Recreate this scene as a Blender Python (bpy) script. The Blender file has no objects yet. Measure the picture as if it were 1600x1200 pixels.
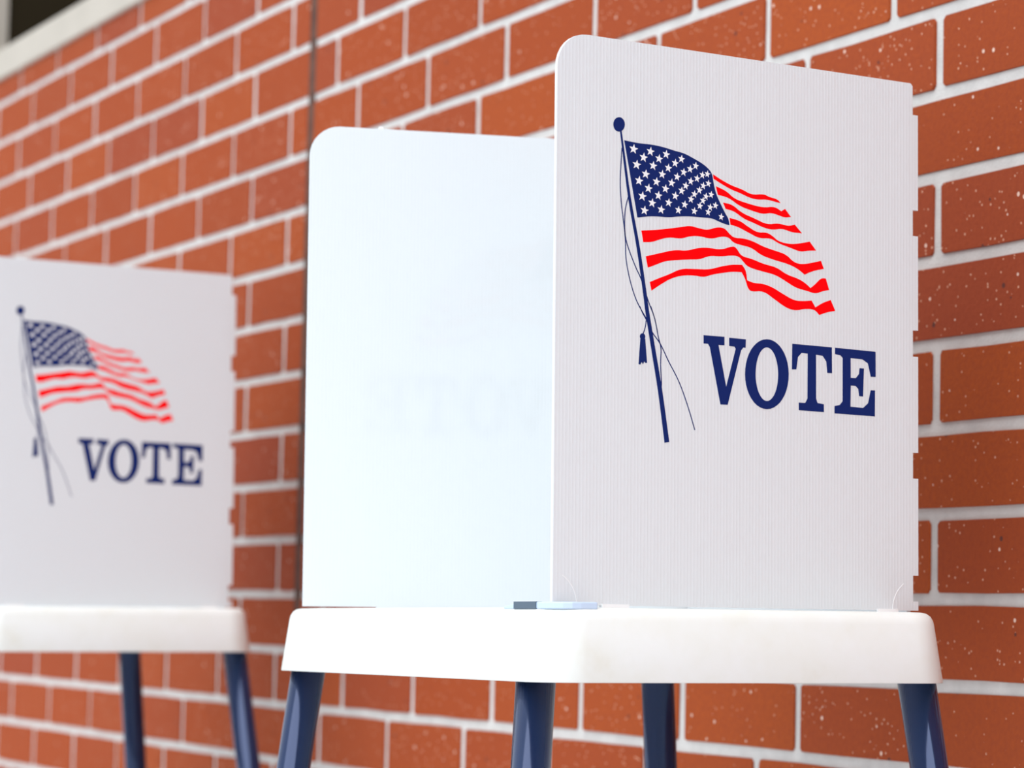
import bpy, bmesh, math, random
from mathutils import Vector, Matrix

# ------------------------------------------------------------------ camera, sky, sun, exposure
scene = bpy.context.scene
COL = scene.collection
FLOOR = 0.78                      # height of brick bed joint 0 above the floor
F_PX = 4563.29                    # focal length in pixels of a 1600 px wide picture
PITCH, ROLL, YAW = 0.0797764, 0.0229005, 1.1221864
CAM = Vector((0.0, -1.970768, 0.068894 + FLOOR))

def setup_camera():
    fw = Vector((-math.sin(YAW) * math.cos(PITCH), math.cos(YAW) * math.cos(PITCH), math.sin(PITCH)))
    r = Vector((math.cos(YAW), math.sin(YAW), 0))
    u = r.cross(fw)
    r2 = r * math.cos(ROLL) + u * math.sin(ROLL)
    u2 = -r * math.sin(ROLL) + u * math.cos(ROLL)
    cd = bpy.data.cameras.new('camera')
    cd.sensor_width = 36.0
    cd.lens = F_PX / 1600.0 * 36.0
    cd.clip_start = 0.05
    cd.clip_end = 200
    cd.dof.use_dof = True
    cd.dof.focus_distance = 3.0
    cd.dof.aperture_fstop = 6.0
    cam = bpy.data.objects.new('camera', cd)
    COL.objects.link(cam)
    m = Matrix((r2, u2, -fw)).transposed().to_4x4()
    m.translation = CAM
    cam.matrix_world = m
    scene.camera = cam
    return fw, r2, u2

FW, RT, UP = setup_camera()

def project(p):
    v = Vector(p) - CAM
    z = v.dot(FW)
    return 800 + F_PX * v.dot(RT) / z, 600 - F_PX * v.dot(UP) / z, z

world = bpy.data.worlds.new('world')
scene.world = world
world.use_nodes = True
bg = world.node_tree.nodes['Background']
bg.inputs['Color'].default_value = (0.87, 0.935, 1.0, 1)
bg.inputs['Strength'].default_value = 1.3

sd = bpy.data.lights.new('sun_offscreen', 'SUN')   # bright hazy sky on the open side of the walkway, behind the camera
sd.energy = 2.1
sd.angle = math.radians(60)
sd.color = (1.0, 0.99, 0.97)
sun = bpy.data.objects.new('sun_offscreen', sd)
COL.objects.link(sun)
SUN_FROM = Vector((0.32, -0.42, 0.85)).normalized()      # direction the light comes from
sun.rotation_euler = (-SUN_FROM).to_track_quat('-Z', 'Y').to_euler()
sun.location = SUN_FROM * 30

scene.view_settings.view_transform = 'Standard'
scene.view_settings.look = 'None'
scene.view_settings.gamma = 1.0
scene.view_settings.use_curve_mapping = False
scene.view_settings.exposure = 0.09

# ------------------------------------------------------------------ helpers
def link(name, mesh, mat, parent=None, smooth=False):
    o = bpy.data.objects.new(name, mesh)
    COL.objects.link(o)
    if mat and not mesh.materials:
        mesh.materials.append(mat)
    if parent:
        o.parent = parent
    if smooth:
        for p in mesh.polygons:
            p.use_smooth = True
    return o

def mesh_from(name, verts, faces):
    me = bpy.data.meshes.new(name)
    me.from_pydata(verts, [], faces)
    me.update()
    bm = bmesh.new()
    bm.from_mesh(me)
    bmesh.ops.recalc_face_normals(bm, faces=bm.faces)
    bm.to_mesh(me)
    bm.free()
    return me

def box_mesh(name, x0, x1, y0, y1, z0, z1):
    v = [(x, y, z) for z in (z0, z1) for y in (y0, y1) for x in (x0, x1)]
    f = [(0, 1, 3, 2), (4, 6, 7, 5), (0, 4, 5, 1), (2, 3, 7, 6), (0, 2, 6, 4), (1, 5, 7, 3)]
    return mesh_from(name, v, f)

def bevel(o, w, seg=2):
    m = o.modifiers.new('bevel', 'BEVEL')
    m.width = w
    m.segments = seg
    m.limit_method = 'ANGLE'
    return o

def prism_xz(name, pts, y0, y1, hole=None):
    """closed outline in the local x/z plane, extruded from y0 to y1"""
    n = len(pts)
    if hole is None:
        v = [(x, y0, z) for x, z in pts] + [(x, y1, z) for x, z in pts]
        f = [tuple(range(n)), tuple(range(2 * n - 1, n - 1, -1))]
        f += [(i, (i + 1) % n, n + (i + 1) % n, n + i) for i in range(n)]
        return mesh_from(name, v, f)
    v = []
    for ring in (pts, hole):
        for y in (y0, y1):
            v += [(x, y, z) for x, z in ring]
    f = []
    for i in range(n):
        j = (i + 1) % n
        f += [(i, j, 2 * n + j, 2 * n + i), (n + i, n + j, 3 * n + j, 3 * n + i),
              (i, j, n + j, n + i), (2 * n + i, 2 * n + j, 3 * n + j, 3 * n + i)]
    return mesh_from(name, v, f)

def smooth_outline(pts, rounds=2, keep=55):
    """corner cutting that keeps the sharp corners of a traced outline"""
    pts = [Vector(p) for p in pts]
    sharp = []
    n = len(pts)
    for i in range(n):
        a = pts[i] - pts[i - 1]
        b = pts[(i + 1) % n] - pts[i]
        sharp.append(a.angle(b, 0) > math.radians(keep))
    for _ in range(rounds):
        out, sh = [], []
        n = len(pts)
        for i in range(n):
            p, a, b = pts[i], pts[i - 1], pts[(i + 1) % n]
            if sharp[i]:
                out.append(p); sh.append(True)
            else:
                out += [p * .75 + a * .25, p * .75 + b * .25]; sh += [False, False]
        pts, sharp = out, sh
    return [(p.x, p.y) for p in pts]

def spline(pts, sub=4):
    P = [Vector(p) for p in pts]
    out = []
    for i in range(len(P) - 1):
        p0, p1, p2, p3 = P[max(i - 1, 0)], P[i], P[i + 1], P[min(i + 2, len(P) - 1)]
        for k in range(sub):
            t = k / sub
            out.append(.5 * ((2 * p1) + (-p0 + p2) * t + (2 * p0 - 5 * p1 + 4 * p2 - p3) * t * t
                             + (-p0 + 3 * p1 - 3 * p2 + p3) * t ** 3))
    out.append(P[-1])
    return out

def ribbon(pts, widths, sub=4):
    """outline of a line of changing width"""
    C = spline(pts, sub)
    n = len(C)
    l, r = [], []
    for i, c in enumerate(C):
        d = (C[min(i + 1, n - 1)] - C[max(i - 1, 0)]).normalized()
        t = i / (n - 1) * (len(widths) - 1)
        k = min(int(t), len(widths) - 2)
        w = widths[k] + (widths[k + 1] - widths[k]) * (t - k)
        q = Vector((-d.y, d.x)) * w * .5
        l.append(c + q); r.append(c - q)
    return [(p.x, p.y) for p in l + r[::-1]]

def structure(o, label, cat):
    o['kind'] = 'structure'
    o['label'] = label
    o['category'] = cat
    return o

# ------------------------------------------------------------------ materials
def new_mat(name):
    m = bpy.data.materials.new(name)
    m.use_nodes = True
    nt = m.node_tree
    return m, nt, nt.nodes, nt.links, nt.nodes['Principled BSDF']

def plain(name, col, rough=.5, spec=.5, coat=0, metal=0):
    m, nt, N, L, b = new_mat(name)
    b.inputs['Base Color'].default_value = (*col, 1)
    b.inputs['Roughness'].default_value = rough
    b.inputs['Specular IOR Level'].default_value = spec
    b.inputs['Coat Weight'].default_value = coat
    b.inputs['Metallic'].default_value = metal
    return m

def mixrgb(N, L, fac, a, b, mode='MIX'):
    n = N.new('ShaderNodeMix')
    n.data_type = 'RGBA'
    n.blend_type = mode
    for sock, val in ((n.inputs[0], fac), (n.inputs[6], a), (n.inputs[7], b)):
        if hasattr(val, 'is_linked'):
            L.new(val, sock)
        elif isinstance(val, (int, float)):
            sock.default_value = val
        else:
            sock.default_value = (*val, 1)
    return n.outputs[2]

def math_node(N, L, op, a, b=0.0):
    n = N.new('ShaderNodeMath')
    n.operation = op
    for s, v in zip(n.inputs, (a, b)):
        if hasattr(v, 'is_linked'):
            L.new(v, s)
        else:
            s.default_value = v
    return n.outputs[0]

def ramp(N, L, fac, stops, interp='LINEAR'):
    n = N.new('ShaderNodeValToRGB')
    n.color_ramp.interpolation = interp
    e = n.color_ramp.elements
    e[0].position, e[0].color = stops[0][0], (*stops[0][1], 1)
    e[1].position, e[1].color = stops[-1][0], (*stops[-1][1], 1)
    for p, c in stops[1:-1]:
        k = e.new(p); k.color = (*c, 1)
    L.new(fac, n.inputs[0])
    return n.outputs[0]

def noise(N, L, vec, scale, detail=3, rough=.5):
    n = N.new('ShaderNodeTexNoise')
    n.inputs['Scale'].default_value = scale
    n.inputs['Detail'].default_value = detail
    n.inputs['Roughness'].default_value = rough
    L.new(vec, n.inputs['Vector'])
    return n.outputs['Fac']

def bump(N, L, b, h, strength, dist):
    n = N.new('ShaderNodeBump')
    n.inputs['Strength'].default_value = strength
    n.inputs['Distance'].default_value = dist
    L.new(h, n.inputs['Height'])
    L.new(n.outputs[0], b.inputs['Normal'])

def brick_mat():
    m, nt, N, L, b = new_mat('red_brick')
    geo = N.new('ShaderNodeNewGeometry')
    oi = N.new('ShaderNodeObjectInfo')
    pos = geo.outputs['Position']
    rnd = math_node(N, L, 'FRACT', math_node(N, L, 'ADD', oi.outputs['Random'], geo.outputs['Random Per Island']))
    base = ramp(N, L, rnd, [(0, (0.324, 0.063, 0.0168)), (.25, (0.378, 0.072, 0.0140)), (.45, (0.342, 0.067, 0.0189)),
                            (.65, (0.396, 0.082, 0.0161)), (.82, (0.306, 0.059, 0.0238)), (1, (0.360, 0.071, 0.0175))])
    n1 = noise(N, L, pos, 9, 4, .6)
    base = mixrgb(N, L, math_node(N, L, 'MULTIPLY', n1, .35), base, (.29, .058, .022))
    n2 = noise(N, L, pos, 140, 3, .7)
    base = mixrgb(N, L, ramp(N, L, n2, [(.35, (.5, .5, .5)), (.7, (1, 1, 1))]), (.24, .045, .02), base)
    # pale grit specks and dark pits
    for sc, r, keep, col in ((95, .16, .91, (.72, .50, .40)), (230, .22, .83, (.62, .33, .22)), (70, .15, .93, (.12, .04, .03))):
        v = N.new('ShaderNodeTexVoronoi')
        v.inputs['Scale'].default_value = sc
        L.new(pos, v.inputs['Vector'])
        sep = N.new('ShaderNodeSeparateColor')
        L.new(v.outputs['Color'], sep.inputs[0])
        near = math_node(N, L, 'LESS_THAN', v.outputs['Distance'], math_node(N, L, 'MULTIPLY', sep.outputs[1], r * 1.6))
        pick = math_node(N, L, 'GREATER_THAN', sep.outputs[0], keep)
        base = mixrgb(N, L, math_node(N, L, 'MULTIPLY', near, pick), base, col)
    L.new(base, b.inputs['Base Color'])
    b.inputs['Roughness'].default_value = .85
    b.inputs['Specular IOR Level'].default_value = .12
    bump(N, L, b, n2, .35, .002)
    return m

def mortar_mat():
    m, nt, N, L, b = new_mat('pale_mortar')
    geo = N.new('ShaderNodeNewGeometry')
    n1 = noise(N, L, geo.outputs['Position'], 22, 4, .6)
    n2 = noise(N, L, geo.outputs['Position'], 260, 2, .6)
    c = ramp(N, L, n1, [(.3, (.53, .52, .505)), (.7, (.65, .64, .62))])
    L.new(c, b.inputs['Base Color'])
    b.inputs['Roughness'].default_value = .9
    b.inputs['Specular IOR Level'].default_value = .2
    bump(N, L, b, n2, .4, .002)
    return m

def panel_mat():
    """white fluted plastic sheet, slightly translucent, flutes 4 mm apart running upright"""
    m, nt, N, L, b = new_mat('white_fluted_plastic')
    tc = N.new('ShaderNodeTexCoord')
    sep = N.new('ShaderNodeSeparateXYZ')
    L.new(tc.outputs['Object'], sep.inputs[0])
    ph = math_node(N, L, 'MULTIPLY', sep.outputs[0], 2 * math.pi / .0042)
    w = math_node(N, L, 'SINE', ph)
    w = math_node(N, L, 'ADD', math_node(N, L, 'MULTIPLY', w, .5), .5)
    w = math_node(N, L, 'POWER', w, 4)
    b.inputs['Base Color'].default_value = (.78, .816, .843, 1)
    b.inputs['Roughness'].default_value = .42
    b.inputs['Specular IOR Level'].default_value = .35
    bump(N, L, b, w, .20, .0005)
    t = N.new('ShaderNodeBsdfTranslucent')
    t.inputs['Color'].default_value = (.78, .816, .843, 1)
    mx = N.new('ShaderNodeMixShader')
    mx.inputs[0].default_value = .16
    out = N['Material Output']
    L.new(b.outputs[0], mx.inputs[1])
    L.new(t.outputs[0], mx.inputs[2])
    L.new(mx.outputs[0], out.inputs['Surface'])
    return m

def table_mat():
    m, nt, N, L, b = new_mat('cream_moulded_plastic')
    tc = N.new('ShaderNodeTexCoord')
    n1 = noise(N, L, tc.outputs['Object'], 14, 4, .6)
    n2 = noise(N, L, tc.outputs['Object'], 500, 2, .5)
    c = ramp(N, L, n1, [(.35, (.745, .77, .76)), (.55, (.725, .745, .715)), (.72, (.69, .695, .635))])
    L.new(c, b.inputs['Base Color'])
    b.inputs['Roughness'].default_value = .5
    b.inputs['Specular IOR Level'].default_value = .35
    bump(N, L, b, n2, .08, .0005)
    return m

def noisy(name, c0, c1, scale, rough=.85, bscale=None):
    m, nt, N, L, b = new_mat(name)
    geo = N.new('ShaderNodeNewGeometry')
    n1 = noise(N, L, geo.outputs['Position'], scale, 5, .6)
    L.new(ramp(N, L, n1, [(.3, c0), (.7, c1)]), b.inputs['Base Color'])
    b.inputs['Roughness'].default_value = rough
    b.inputs['Specular IOR Level'].default_value = .25
    bump(N, L, b, noise(N, L, geo.outputs['Position'], bscale or scale * 8, 3, .6), .2, .003)
    return m

M = {
    'brick': brick_mat(), 'mortar': mortar_mat(), 'panel': panel_mat(), 'table': table_mat(),
    'tab': plain('white_tab_plastic', (.86, .87, .88), .4),
    'navy_leg': plain('navy_gloss_paint', (.010, .026, .085), .12, .6, 0, .38),
    'rubber': plain('black_rubber', (.015, .015, .016), .8),
    'navy_ink': plain('navy_ink', (.007, .020, .125), .6, .08),
    'red_ink': plain('red_ink', (.95, .001, .003), .6, .05),
    'white_ink': plain('white_ink', (.82, .84, .87), .5, .2),
    'clip_blue': plain('pale_blue_plastic', (.50, .62, .78), .35),
    'clip_dark': plain('slate_plastic', (.045, .085, .13), .4),
    'coping': noisy('cream_stone', (.44, .40, .345), (.50, .455, .395), 6, .75),
    'sealant': noisy('brown_sealant', (.05, .025, .02), (.13, .07, .05), 30, .8),
    'dark_pane': plain('dark_window_panel', (.016, .012, .007), 1.0, 0),
    'frame': noisy('pale_frame_paint', (.52, .46, .40), (.58, .52, .45), 5, .7),
    'concrete': noisy('light_concrete', (.70, .71, .72), (.80, .81, .82), 2.5, .9, 60),
    'grey_core': plain('grey_block', (.35, .34, .33), .9),
}

# ------------------------------------------------------------------ the setting
BH, BL = .1016, .3048                      # brick course height and brick length with joint
WX0, WX1 = -10.2, .9
TOPZ = 1.382                               # underside of the coping, above bed joint 0
floor = structure(link('floor', box_mesh('floor', -16, 8, -16, .3, -.15, 0), M['concrete']),
                  'light grey concrete walkway along the brick wall', 'floor')
wall = structure(link('wall_back', box_mesh('wall_back', WX0, WX1, .003, .25, 0, TOPZ + FLOOR), M['mortar']),
                 'red brick wall with pale mortar joints behind the booths', 'wall')
CJ0, CJ1 = -4.991, -4.963                  # control joint
cj = link('control_joint', box_mesh('control_joint', CJ0, CJ1, .0005, .03, .0, TOPZ + FLOOR - .001), M['sealant'], wall)
cj['label'] = 'dark brown sealant joint'

rng = random.Random(5)
def brick_outline(w, h, r):
    """twelve-cornered, slightly uneven front of a brick, centred on 0"""
    c = .004
    P = [(-w / 2 + c, -h / 2), (-w / 6, -h / 2), (w / 6, -h / 2), (w / 2 - c, -h / 2), (w / 2, -h / 2 + c), (w / 2, h / 2 - c),
         (w / 2 - c, h / 2), (w / 6, h / 2), (-w / 6, h / 2), (-w / 2 + c, h / 2), (-w / 2, h / 2 - c), (-w / 2, -h / 2 + c)]
    return [(x + r.uniform(-.0009, .0009), z + r.uniform(-.0009, .0009)) for x, z in P]

def brick_mesh(w, h, r):
    P = brick_outline(w, h, r)
    n = len(P)
    k = .0012
    v = [(x - math.copysign(k, x), 0, z - math.copysign(k, z)) for x, z in P] + [(x, .009, z) for x, z in P]
    f = [tuple(range(n))] + [(i, (i + 1) % n, n + (i + 1) % n, n + i) for i in range(n)]
    me = bpy.data.meshes.new('brick')
    me.from_pydata(v, [], f)
    bm = bmesh.new(); bm.from_mesh(me)
    bmesh.ops.recalc_face_normals(bm, faces=bm.faces)
    bm.faces.ensure_lookup_table()
    if bm.faces[0].normal.y > 0:
        bmesh.ops.reverse_faces(bm, faces=bm.faces)
    bm.to_mesh(me); bm.free()
    me.materials.append(M['brick'])
    return me

JH, JB = .016, .0135                       # head and bed joint widths
full = [brick_mesh(BL - JH, BH - JB, rng) for _ in range(10)]
def courses():
    """every brick of the wall as (x0, x1, z0, z1)"""
    out = []
    for c in range(-8, 14):
        z0 = c * BH
        z1 = min(z0 + BH, TOPZ + JB / 2)
        if c == -8:
            z0 = max(z0, -FLOOR - JB / 2)
        for lo, hi, x0, even in ((WX0, CJ0 + JH / 2, -5.0822, .3631), (CJ1 - JH / 2, WX1, -2.92483, .66512)):
            ph = x0 + (even * BL if c % 2 == 0 else 0)
            i = math.floor((lo - ph) / BL)
            while ph + i * BL < hi:
                a, b = max(ph + i * BL, lo), min(ph + (i + 1) * BL, hi)
                i += 1
                if b - a > .04:
                    out.append((a, b, z0, z1))
    return out

bricks = []
for a, b, z0, z1 in courses():
    px, py, d = project(((a + b) / 2, 0, (z0 + z1) / 2 + FLOOR))
    inview = -70 < px < 1720 and -60 < py < 1250
    bricks.append((0 if inview else 1, -(b - a) * (z1 - z0) / d ** 3, a, b, z0, z1))
bricks.sort()
sv, sf = [], []
for k, (hid, _, a, b, z0, z1) in enumerate(bricks):
    w, h = b - a - JH, z1 - z0 - JB
    cx, cz, dy = (a + b) / 2, (z0 + z1) / 2 + FLOOR, rng.uniform(-.0008, .0008)
    if k < 298 and not hid:
        me = full[rng.randrange(10)] if abs(w - BL + JH) < .001 and abs(h - BH + JB) < .001 else brick_mesh(w, h, rng)
        o = link('brick', me, None, wall)
        o.location = (cx, dy, cz)
    else:
        P = brick_outline(w, h, rng)
        n, s = len(P), len(sv)
        sv += [(cx + x * .995, dy, cz + z * .98) for x, z in P] + [(cx + x, .009, cz + z) for x, z in P]
        sf += [tuple(s + i for i in range(n))] + [(s + i, s + n + i, s + n + (i + 1) % n, s + (i + 1) % n) for i in range(n)]
rest = link('brickwork', mesh_from('brickwork', sv, sf), M['brick'], wall)
rest['kind'] = 'stuff'

cop = structure(bevel(link('trim_1', box_mesh('trim_1', WX0, WX1, -.010, .25, TOPZ + FLOOR, TOPZ + .075 + FLOOR), M['coping']), .004),
                'cream stone coping band along the top of the brick wall', 'coping')
WZ0, WZ1 = TOPZ + .075 + FLOOR, TOPZ + .95 + FLOOR
win = structure(link('window_1', box_mesh('window_1', WX0, WX1, .12, .25, WZ0, WZ1), M['dark_pane']),
                'dark window strip above the stone coping', 'window')
for x in (-9.11, -7.53, -5.95, -4.37, -2.79, -1.21):
    link('mullion', box_mesh('mullion', x - .06, x + .06, .05, .121, WZ0, WZ1), M['frame'], win)
link('window_head', box_mesh('window_head', WX0, WX1, .02, .25, WZ1, WZ1 + .12), M['frame'], win)

# ------------------------------------------------------------------ traced print of the privacy panels (mm along the panel, mm above its foot)
CANTON = [(82.7,466.7),(100.2,465.4),(117.1,465.9),(131.6,464.8),(146.3,462.4),(158.5,461.1),(170.9,457.0),(183.3,452.3),(190.8,447.7),(194.9,442.9),(196.4,434.7),(199.8,423.1),(206.2,412.8),(212.5,403.4),(216.4,398.8),(217.7,392.3),(211.4,393.0),(202.6,395.2),(195.1,397.5),(181.5,397.2),(166.7,397.0),(151.9,395.6),(139.8,393.5),(127.6,393.3),(115.5,392.6),(99.9,389.9)]
STRIPES = [[(104.9,377.1),(125.4,379.6),(142.3,382.6),(157.0,385.4),(166.8,387.4),(176.7,385.9),(189.1,384.6),(201.4,389.0),(211.4,388.8),(217.8,383.0),(224.1,379.6),(236.7,380.2),(249.4,378.1),(262.2,373.7),(277.6,370.9),(293.1,368.1),(303.5,360.3),(316.5,359.3),(340.1,365.1),(344.1,356.9),(329.7,353.8),(317.9,348.8),(308.8,354.2),(295.8,358.3),(277.7,360.9),(259.7,364.5),(246.9,371.5),(234.3,372.8),(222.9,374.5),(216.6,379.9),(206.5,379.7),(194.1,375.9),(179.2,377.8),(166.9,376.8),(154.7,372.8),(140.0,373.6),(125.5,369.1),(118.3,366.5),(107.4,365.6)],
[(110.7,351.5),(128.1,356.0),(147.5,361.1),(162.2,361.1),(176.9,365.4),(189.3,366.8),(206.7,365.8),(221.7,371.0),(226.7,369.8),(233.1,361.4),(247.1,359.9),(262.4,355.7),(280.3,353.6),(293.3,347.0),(308.9,344.1),(319.3,339.8),(325.9,335.2),(332.4,339.8),(340.2,346.9),(346.8,346.9),(351.4,335.1),(343.0,333.4),(332.5,329.6),(322.0,331.9),(306.4,333.8),(290.8,340.7),(277.9,345.8),(262.5,347.7),(242.1,350.7),(234.4,357.5),(229.8,360.9),(221.8,361.5),(206.8,358.9),(191.8,358.7),(179.5,353.8),(167.2,352.8),(152.5,351.1),(135.4,348.8),(123.4,343.9),(113.3,340.2)],
[(115.9,325.8),(128.4,331.0),(140.5,335.5),(155.0,342.4),(172.2,343.4),(192.0,344.3),(206.9,348.8),(221.9,351.9),(234.5,352.5),(239.6,346.9),(241.0,337.1),(249.9,334.7),(262.6,335.1),(275.4,332.0),(288.3,326.5),(303.9,320.5),(316.9,320.8),(327.3,322.2),(332.7,315.4),(343.1,321.2),(353.6,324.6),(359.8,313.6),(348.5,311.4),(338.0,307.7),(331.4,313.3),(317.0,312.8),(306.6,310.0),(293.7,311.8),(278.1,319.7),(262.7,327.7),(247.4,325.6),(242.3,328.2),(238.4,338.9),(233.8,344.9),(222.0,344.6),(207.0,341.9),(195.8,339.6),(184.6,335.8),(172.3,336.9),(157.5,335.8),(142.9,331.7),(128.5,323.8),(118.1,317.2)],
[(195.9,443.0),(205.9,438.6),(221.0,433.4),(233.6,431.2),(246.4,426.4),(262.9,428.9),(269.3,426.5),(280.9,425.1),(285.3,421.3),(277.1,422.2),(266.8,423.6),(254.0,422.1),(243.9,423.2),(231.2,427.0),(218.5,429.8),(205.9,434.6),(196.4,438.7)],
[(199.7,431.1),(213.5,427.4),(223.7,420.3),(241.4,416.9),(261.8,414.4),(277.1,417.1),(286.2,412.9),(291.3,415.8),(299.2,408.0),(290.1,406.6),(282.4,408.5),(272.1,410.1),(261.8,407.7),(249.1,409.6),(231.3,413.1),(216.1,421.0),(202.3,422.4)],
[(209.2,415.0),(221.2,414.1),(233.9,406.3),(251.7,401.9),(267.1,397.2),(282.4,400.1),(295.4,398.0),(304.4,400.4),(314.1,392.1),(300.6,391.9),(287.6,394.9),(274.8,392.2),(262.0,393.7),(249.2,397.6),(236.5,400.5),(223.8,407.4),(212.5,408.8)],
[(217.8,399.9),(231.5,398.1),(241.6,393.0),(254.4,387.7),(267.1,389.1),(274.9,385.8),(282.6,380.8),(298.1,379.2),(311.1,381.1),(324.7,384.2),(333.4,375.4),(321.6,374.4),(312.5,372.3),(298.2,375.6),(282.7,378.8),(272.3,383.5),(257.0,381.9),(244.2,386.2),(229.0,391.5),(218.9,393.0)]]
STARS = [(94.3,458.9,5.1,4.1),(115.5,458.5,4.7,3.9),(135.4,457.6,4.4,3.7),(154.9,454.8,4.0,3.5),(173.2,449.5,3.7,3.3),(188.4,442.5,3.5,3.2),(106.9,451.6,4.8,4.0),(126.4,452.2,4.5,3.8),(146.9,449.7,4.2,3.6),(166.1,445.5,3.9,3.4),(182.0,440.9,3.6,3.2),(98.3,443.4,5.0,4.0),(119.0,444.4,4.6,3.8),(138.2,443.9,4.3,3.7),(157.8,441.5,4.0,3.5),(175.1,436.7,3.7,3.3),(189.7,432.9,3.5,3.2),(109.7,434.9,4.8,3.9),(130.5,436.7,4.4,3.7),(149.5,436.0,4.1,3.5),(167.0,433.1,3.8,3.4),(183.1,429.9,3.6,3.2),(101.4,427.3,4.9,4.0),(123.3,428.4,4.6,3.8),(142.5,429.1,4.2,3.6),(160.6,427.8,3.9,3.4),(178.2,424.9,3.7,3.3),(193.4,421.7,3.5,3.2),(113.3,420.7,4.7,3.9),(134.8,422.3,4.4,3.7),(155.3,422.2,4.0,3.5),(171.8,420.2,3.8,3.3),(186.7,419.2,3.5,3.2),(105.7,412.0,4.9,4.0),(125.9,414.6,4.5,3.8),(147.3,416.2,4.2,3.6),(167.4,414.6,3.8,3.4),(182.8,414.5,3.6,3.2),(199.0,411.0,3.5,3.2),(118.0,406.3,4.6,3.8),(138.9,408.5,4.3,3.6),(159.4,408.4,4.0,3.4),(178.9,408.8,3.7,3.3),(192.3,408.6,3.5,3.2),(108.5,397.8,4.8,3.9),(129.5,400.5,4.5,3.7),(151.4,402.0,4.1,3.5),(171.8,402.8,3.8,3.3),(189.6,403.4,3.5,3.2),(206.6,399.9,3.4,3.2)]
LETTER_V = [(184.7,276.5),(211.7,276.5),(211.8,267.8),(204.0,267.7),(214.3,225.3),(226.5,265.1),(224.9,267.2),(218.0,267.5),(217.9,276.0),(239.8,275.7),(239.4,266.9),(236.4,267.1),(233.4,263.7),(216.3,206.9),(206.9,206.8),(192.8,264.8),(190.5,268.0),(184.8,268.0)]
LETTER_T = [(301.5,275.1),(355.2,274.7),(355.5,247.5),(349.0,247.3),(347.6,259.3),(342.7,265.0),(333.6,265.6),(333.8,219.5),(335.8,215.0),(344.4,214.1),(344.5,205.8),(310.5,206.2),(310.4,214.1),(319.2,214.2),(322.1,219.0),(322.3,266.0),(314.0,266.3),(309.2,261.7),(307.0,248.7),(301.1,248.3)]
LETTER_E = [(359.6,274.6),(415.8,273.8),(416.0,246.9),(409.1,246.7),(405.0,260.8),(397.6,264.5),(381.1,265.0),(381.3,243.9),(388.4,244.1),(392.8,248.8),(393.5,255.0),(399.6,255.0),(398.4,225.1),(393.0,225.2),(391.7,232.8),(388.0,235.8),(381.4,235.8),(380.9,213.5),(398.5,213.0),(405.4,218.4),(409.0,232.4),(415.1,232.5),(414.9,204.8),(359.0,205.3),(359.0,213.0),(366.2,214.5),(370.1,218.6),(370.1,264.4),(367.0,267.0),(359.7,267.9)]
LETTER_O = [(296.8,242.9),(296.5,237.2),(295.5,231.6),(293.8,226.2),(291.5,221.2),(288.5,216.7),(285.1,212.8),(281.2,209.7),(277.0,207.3),(272.6,205.7),(268.0,205.1),(263.5,205.3),(259.1,206.4),(254.8,208.4),(251.0,211.1),(247.5,214.7),(244.5,218.8),(242.1,223.5),(240.3,228.7),(239.2,234.1),(238.8,239.7),(239.1,245.4),(240.1,251.0),(241.7,256.3),(244.0,261.3),(246.9,265.8),(250.3,269.6),(254.2,272.9),(258.3,275.3),(262.7,276.9),(267.3,277.6),(271.8,277.5),(276.3,276.4),(280.5,274.5),(284.5,271.7),(288.0,268.2),(291.0,264.1),(293.5,259.3),(295.3,254.1),(296.4,248.6)]
LETTER_O_IN = [(282.7,242.2),(282.5,237.8),(282.0,233.5),(281.2,229.4),(280.0,225.6),(278.5,222.2),(276.7,219.2),(274.7,216.9),(272.6,215.1),(270.3,213.9),(267.9,213.5),(265.6,213.7),(263.3,214.6),(261.1,216.2),(259.1,218.4),(257.3,221.1),(255.7,224.3),(254.5,228.0),(253.5,232.0),(252.9,236.2),(252.7,240.5),(252.9,244.9),(253.4,249.1),(254.2,253.2),(255.4,257.0),(256.9,260.4),(258.6,263.3),(260.6,265.7),(262.7,267.5),(265.0,268.7),(267.4,269.2),(269.7,269.0),(272.0,268.1),(274.2,266.6),(276.2,264.4),(278.1,261.6),(279.6,258.4),(280.9,254.7),(281.8,250.7),(282.4,246.5)]
POLE = [(78.2,476.5),(81.2,458.8),(89.7,409.1),(101.1,359.6),(109.8,313.7),(112.9,295.8),(121.1,256.9),(129.8,216.4),(138.7,165.0)]
TASSEL = [(104.5,267.5),(110.6,267.9),(113.1,244.0),(111.4,243.5),(109.6,245.2),(108.1,242.3),(106.3,244.5),(104.8,241.7),(102.6,242.0)]
TASSEL_KNOB = [(107.3,270.0)]
BALL = [(83.3,482.8),(83.0,480.9),(82.3,479.1),(81.2,477.4),(79.8,476.1),(78.0,475.2),(76.2,474.7),(74.4,474.8),(72.6,475.3),(71.1,476.4),(70.0,477.8),(69.3,479.5),(69.0,481.3),(69.2,483.3),(69.9,485.1),(71.0,486.8),(72.5,488.1),(74.2,489.0),(76.0,489.4),(77.9,489.4),(79.6,488.8),(81.1,487.8),(82.2,486.4),(83.0,484.7)]
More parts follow.
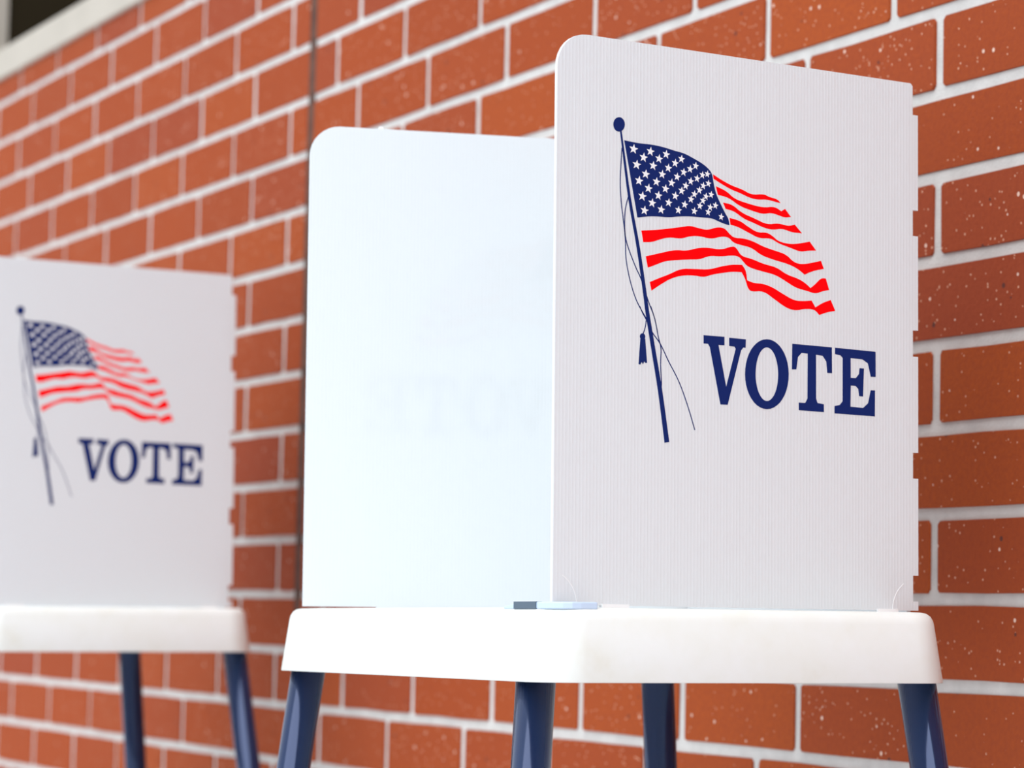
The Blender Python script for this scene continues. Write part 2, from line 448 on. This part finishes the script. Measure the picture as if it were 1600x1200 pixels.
ROPES = [[(80.0,458.6),(78.2,427.5),(79.5,404.4),(83.4,379.5),(85.2,364.2),(86.1,346.9),(91.2,325.9),(99.8,305.3),(113.2,286.8)],
[(89.4,413.0),(84.8,397.1),(84.1,377.7),(87.1,362.4),(96.9,341.9),(105.5,327.0),(114.2,306.3),(121.6,291.2),(126.1,275.9)],
[(117.3,301.3),(123.0,287.4),(126.9,271.6),(130.6,259.3),(130.2,243.2),(131.5,223.6),(129.9,212.8)],
[(103.6,300.3),(107.4,293.5),(113.0,285.8),(119.8,274.7),(129.9,263.7),(140.1,247.3),(153.8,226.6),(165.3,202.1),(174.1,179.1)],
[(111.7,286.6),(110.5,279.4),(107.3,271.2)]]

def add_print(panel, fx, y, dy):
    """ink laid on one face of a panel; fx maps the distance along the panel, dy points off the face"""
    def mm(pts):
        return [(fx(a / 1000), b / 1000) for a, b in pts]
    def ink(name, pts, mat, lift, hole=None):
        return link(name, prism_xz(name, mm(pts), y, y + dy * lift, mm(hole) if hole else None), M[mat], panel)
    for r in ROPES:
        ink('cord', ribbon(r, [1.15, 1.15]), 'navy_ink', .00015)
    ink('flagpole', ribbon(POLE, [1.9, 2.4, 3.4, 4.0, 4.4, 4.6, 5.0, 5.4, 6.0]), 'navy_ink', .0003)
    ink('finial', BALL, 'navy_ink', .0003)
    ink('tassel', TASSEL, 'navy_ink', .0003)
    kx, kz = TASSEL_KNOB[0]
    ink('tassel_knot', [(kx + 3.4 * math.cos(k * math.pi / 8), kz + 3.4 * math.sin(k * math.pi / 8)) for k in range(16)], 'navy_ink', .0002)
    ink('canton', smooth_outline(CANTON, 2, 40), 'navy_ink', .0002)
    v, f = [], []
    for sx, sz, rx, rz in STARS:
        s = len(v)
        for k in range(10):
            q = 1.0 if k % 2 == 0 else .42
            a = math.pi / 2 + k * math.pi / 5 - .12
            v.append((fx((sx + rx * 1.15 * q * math.cos(a)) / 1000), y + dy * .0004, (sz + rz * 1.3 * q * math.sin(a)) / 1000))
        f.append(tuple(range(s, s + 10)))
    link('stars', mesh_from('stars', v, f), M['white_ink'], panel)
    for s in STRIPES:
        ink('stripe', smooth_outline(s, 2, 50), 'red_ink', .0002)
    ink('letter', LETTER_V, 'navy_ink', .0002)
    ink('letter', LETTER_O, 'navy_ink', .0002, LETTER_O_IN)
    ink('letter', LETTER_T, 'navy_ink', .0002)
    ink('letter', LETTER_E, 'navy_ink', .0002)

PH = .5684                                # panel height
LA, AA = .4688, 1.71583                   # printed panel in view: length and heading
LB, AB = .478, 1.3885
BX, BY = -.6308, -.0099
TX0, TX1, TY0, TY1 = -.705, .030, -.022, .458    # tabletop plan, outer foot of the rim
RIM, TTOP = .0732, -.0021
THICK = .004
TEETH = [(.5342, .4304), (.4025, .3003), (.2719, .1686), (.1409, .0373), (.0097, .0)]

def arc(cx, cz, r, a0, a1, n=8):
    return [(cx + r * math.cos(math.radians(a0 + (a1 - a0) * k / n)), cz + r * math.sin(math.radians(a0 + (a1 - a0) * k / n))) for k in range(n + 1)]

def wing_outline(length, teeth=True, foot=None):
    R = .036
    P = [(0, 0)]
    if foot:
        P += [(foot, 0), (foot, -.0045), (length, -.0045)]
    if teeth:
        for top, bot in TEETH[::-1]:
            P += [(length, bot), (length + .0075, bot), (length + .0075, top), (length, top)]
    P += [(length, PH - .003), (length - .003, PH)]
    P += arc(R, PH - R, R, 90, 180)
    out = []
    for p in P:
        if not out or (Vector(p) - Vector(out[-1])).length > 1e-6:
            out.append(p)
    return out

def rounded_rect(x0, x1, y0, y1, r, z, n=8):
    P = []
    for cx, cy, a in ((x1 - r, y1 - r, 0), (x0 + r, y1 - r, 90), (x0 + r, y0 + r, 180), (x1 - r, y0 + r, 270)):
        for k in range(n + 1):
            t = math.radians(a + 90 * k / n)
            P.append((cx + r * math.cos(t), cy + r * math.sin(t), z))
    return P

def loft(name, rings):
    n = len(rings[0])
    v = [p for r in rings for p in r]
    f = [tuple(range(n - 1, -1, -1))]
    for k in range(len(rings) - 1):
        f += [(k * n + i, k * n + (i + 1) % n, (k + 1) * n + (i + 1) % n, (k + 1) * n + i) for i in range(n)]
    f.append(tuple(range((len(rings) - 1) * n, len(rings) * n)))
    return mesh_from(name, v, f)

def tube(name, a, b, r0, r1, n=32):
    a, b = Vector(a), Vector(b)
    d = (b - a).normalized()
    p = d.orthogonal().normalized()
    q = d.cross(p)
    v = []
    for c, r in ((a, r0), (b, r1)):
        v += [tuple(c + (p * math.cos(2 * math.pi * k / n) + q * math.sin(2 * math.pi * k / n)) * r) for k in range(n)]
    f = [(k, (k + 1) % n, n + (k + 1) % n, n + k) for k in range(n)] + [tuple(range(n)), tuple(range(n, 2 * n))]
    me = mesh_from(name, v, f)
    for pl in me.polygons:
        pl.use_smooth = len(pl.vertices) == 4
    return me

def make_booth(origin, tx, ty, rz, label, clip, dy=0.0):
    """origin: world place of the near foot of the printed side panel"""
    OFF = Vector((.34, -.22, origin.z / math.cos(tx)))         # part coordinates sit on the foot of the thing
    Rm = Matrix.Rotation(rz, 3, 'Z') @ Matrix.Rotation(ty, 3, 'Y') @ Matrix.Rotation(tx, 3, 'X')
    root = bpy.data.objects.new('voting_booth', None)
    COL.objects.link(root)
    root.location = origin - Rm @ OFF
    root.rotation_euler = Rm.to_euler()
    root['label'] = label
    root['category'] = 'voting booth'
    root['group'] = 'voting booths along the brick wall'

    def place(o, p=(0, 0, 0), h=0):
        o.location = OFF + Vector(p)
        o.rotation_euler = (0, 0, h)
        return o
    # tabletop: hollow moulding with tapered rim and rounded edge
    prof = [(.016, -.010), (.006, -RIM + .002), (.0045, -RIM), (.0005, -RIM), (0, -RIM + .001), (.0085, -.013), (.0095, -.009),
            (.0120, -.0045), (.0160, -.0015), (.0220, -.0003), (.030, 0)]
    rings = [rounded_rect(TX0 + i, TX1 - i, TY0 + i, TY1 - i, .048 - i * .8, z) for i, z in prof]
    top = place(link('tabletop', loft('tabletop', rings), M['table'], root, True), (0, dy, TTOP))
    top['label'] = 'cream moulded plastic tabletop with tapered rim'
    # privacy panels
    a = place(link('side_panel', prism_xz('side_panel', wing_outline(LA), 0, THICK), M['panel'], root), (0, 0, 0), AA)
    a['label'] = 'white fluted panel printed with a waving flag and VOTE'
    b = place(link('side_panel', prism_xz('side_panel', wing_outline(LB, True, .088), 0, THICK), M['panel'], root), (BX, BY, 0), AB)
    b['label'] = 'white fluted panel with blank inner face'
    add_print(a, lambda s: s, 0, -1)
    add_print(b, lambda s: .486 - s, THICK, 1)
    link('nub', box_mesh('nub', .083, .088, .001, .003, PH - .001, PH + .003), M['tab'], b)
    for s0, s1 in ((.0595, .0925), (.418, .447)):
        link('tab', box_mesh('tab', s0, s1, -.0012, THICK + .001, -.0045, .0015), M['tab'], a)
    for cx, a0, a1 in ((-.004, 0, 62), (.4688 + .004, 122, 180)):
        c = arc(cx, .0, .033, a0, a1, 8)
        link('crease', prism_xz('crease', ribbon(c, [.0007, .0007], 1), 0, -.0003), M['tab'], a)
    ax, ay = LA * math.cos(AA), LA * math.sin(AA)
    bx, by = BX + LB * math.cos(AB), BY + LB * math.sin(AB)
    w = math.hypot(ax - bx, ay - by)
    bo = [(.002, -.002), (w - .002, -.002), (w - .002, PH - .036)] + arc(w - .038, PH - .036, .036, 0, 90)[1:] + arc(.038, PH - .036, .036, 90, 180)
    bk = place(link('back_panel', prism_xz('back_panel', bo, 0, THICK), M['panel'], root), (bx, by - .006, 0), math.atan2(ay - by, ax - bx))
    bk['label'] = 'white fluted back panel'
    # splayed tubular legs
    for lx, ly, sx, sy in ((-.655, .008, -1, -1), (-.045, .005, 1, -1), (-.012, .431, 1, 1), (-.575, .4315, -1, 1)):
        p = Vector((lx, ly + dy, TTOP - RIM))
        d = Vector((.106 * sx, .106 * sy, -1))
        t0 = -.058
        wz = lambda t: (origin + Rm @ (p + d * t)).z
        t1 = wz(0) / (wz(0) - wz(1))
        A, B = OFF + p + d * t0, OFF + p + d * (t1 - .035)
        leg = link('leg', tube('leg', A, B, .0200, .0195), M['navy_leg'], root)
        C = OFF + p + d * (t1 - .001)
        link('foot', tube('foot', OFF + p + d * (t1 - .060), C, .0225, .0235, 20), M['rubber'], leg)
    if clip:
        # pale blue clip hooked round the tabletop corner at the foot of the printed panel
        R0, R1 = .030, .025
        cx, cy = TX1 - .015 - R0, TY0 + .015 + R0
        def band(s0, s1, ro, ri, z0, z1, taper=0):
            """band round the corner; s is an arc length measured from the middle of the corner"""
            half = ro * math.pi / 4
            def at(s, r):
                if s < -half:
                    return (cx + (s + half), cy - r)
                if s > half:
                    return (cx + r, cy + (s - half))
                t = -math.pi / 4 + s / ro
                return (cx + r * math.cos(t), cy + r * math.sin(t))
            n = 16
            rows = []
            for k in range(n + 1):
                s = s0 + (s1 - s0) * k / n
                o, i = at(s, ro), at(s, ri)
                zt = z1 - taper * max(0, 1 - k / 4) * (z1 - z0) * .6
                rows.append([(*o, z0), (*o, zt), (*i, zt), (*i, z0)])
            v = [q for r in rows for q in r]
            f = [(0, 1, 2, 3), tuple(4 * n + q for q in (3, 2, 1, 0))]
            for k in range(n):
                for q in range(4):
                    f.append((4 * k + q, 4 * k + (q + 1) % 4, 4 * k + 4 + (q + 1) % 4, 4 * k + 4 + q))
            return mesh_from('band', v, f)
        cl = place(bevel(link('corner_clip', band(-.104, .043, R0, R1, -.004, .0030, 1), M['clip_blue'], root), .0012), (0, 0, 0))
        cl['label'] = 'pale blue plastic clip with a dark band'
        place(link('dark_band', band(-.080, -.030, R0 + .0008, R1 - .0008, -.0038, .0033), M['clip_dark'], cl), (0, 0, 0)).location = (0, 0, 0)
    return root

NEAR = Vector((-2.55603, -.69131, .082186 + FLOOR))
make_booth(NEAR, .0094, -.0088, 0, 'white voting booth with pale blue clip at its tabletop corner, blank inner panel showing', True)
make_booth(Vector((-4.6331, -.69985, .0698 + FLOOR)), .0142, -.0107, -.0043, 'white voting booth whose printed panel ends beside the dark vertical wall joint', False, .025)
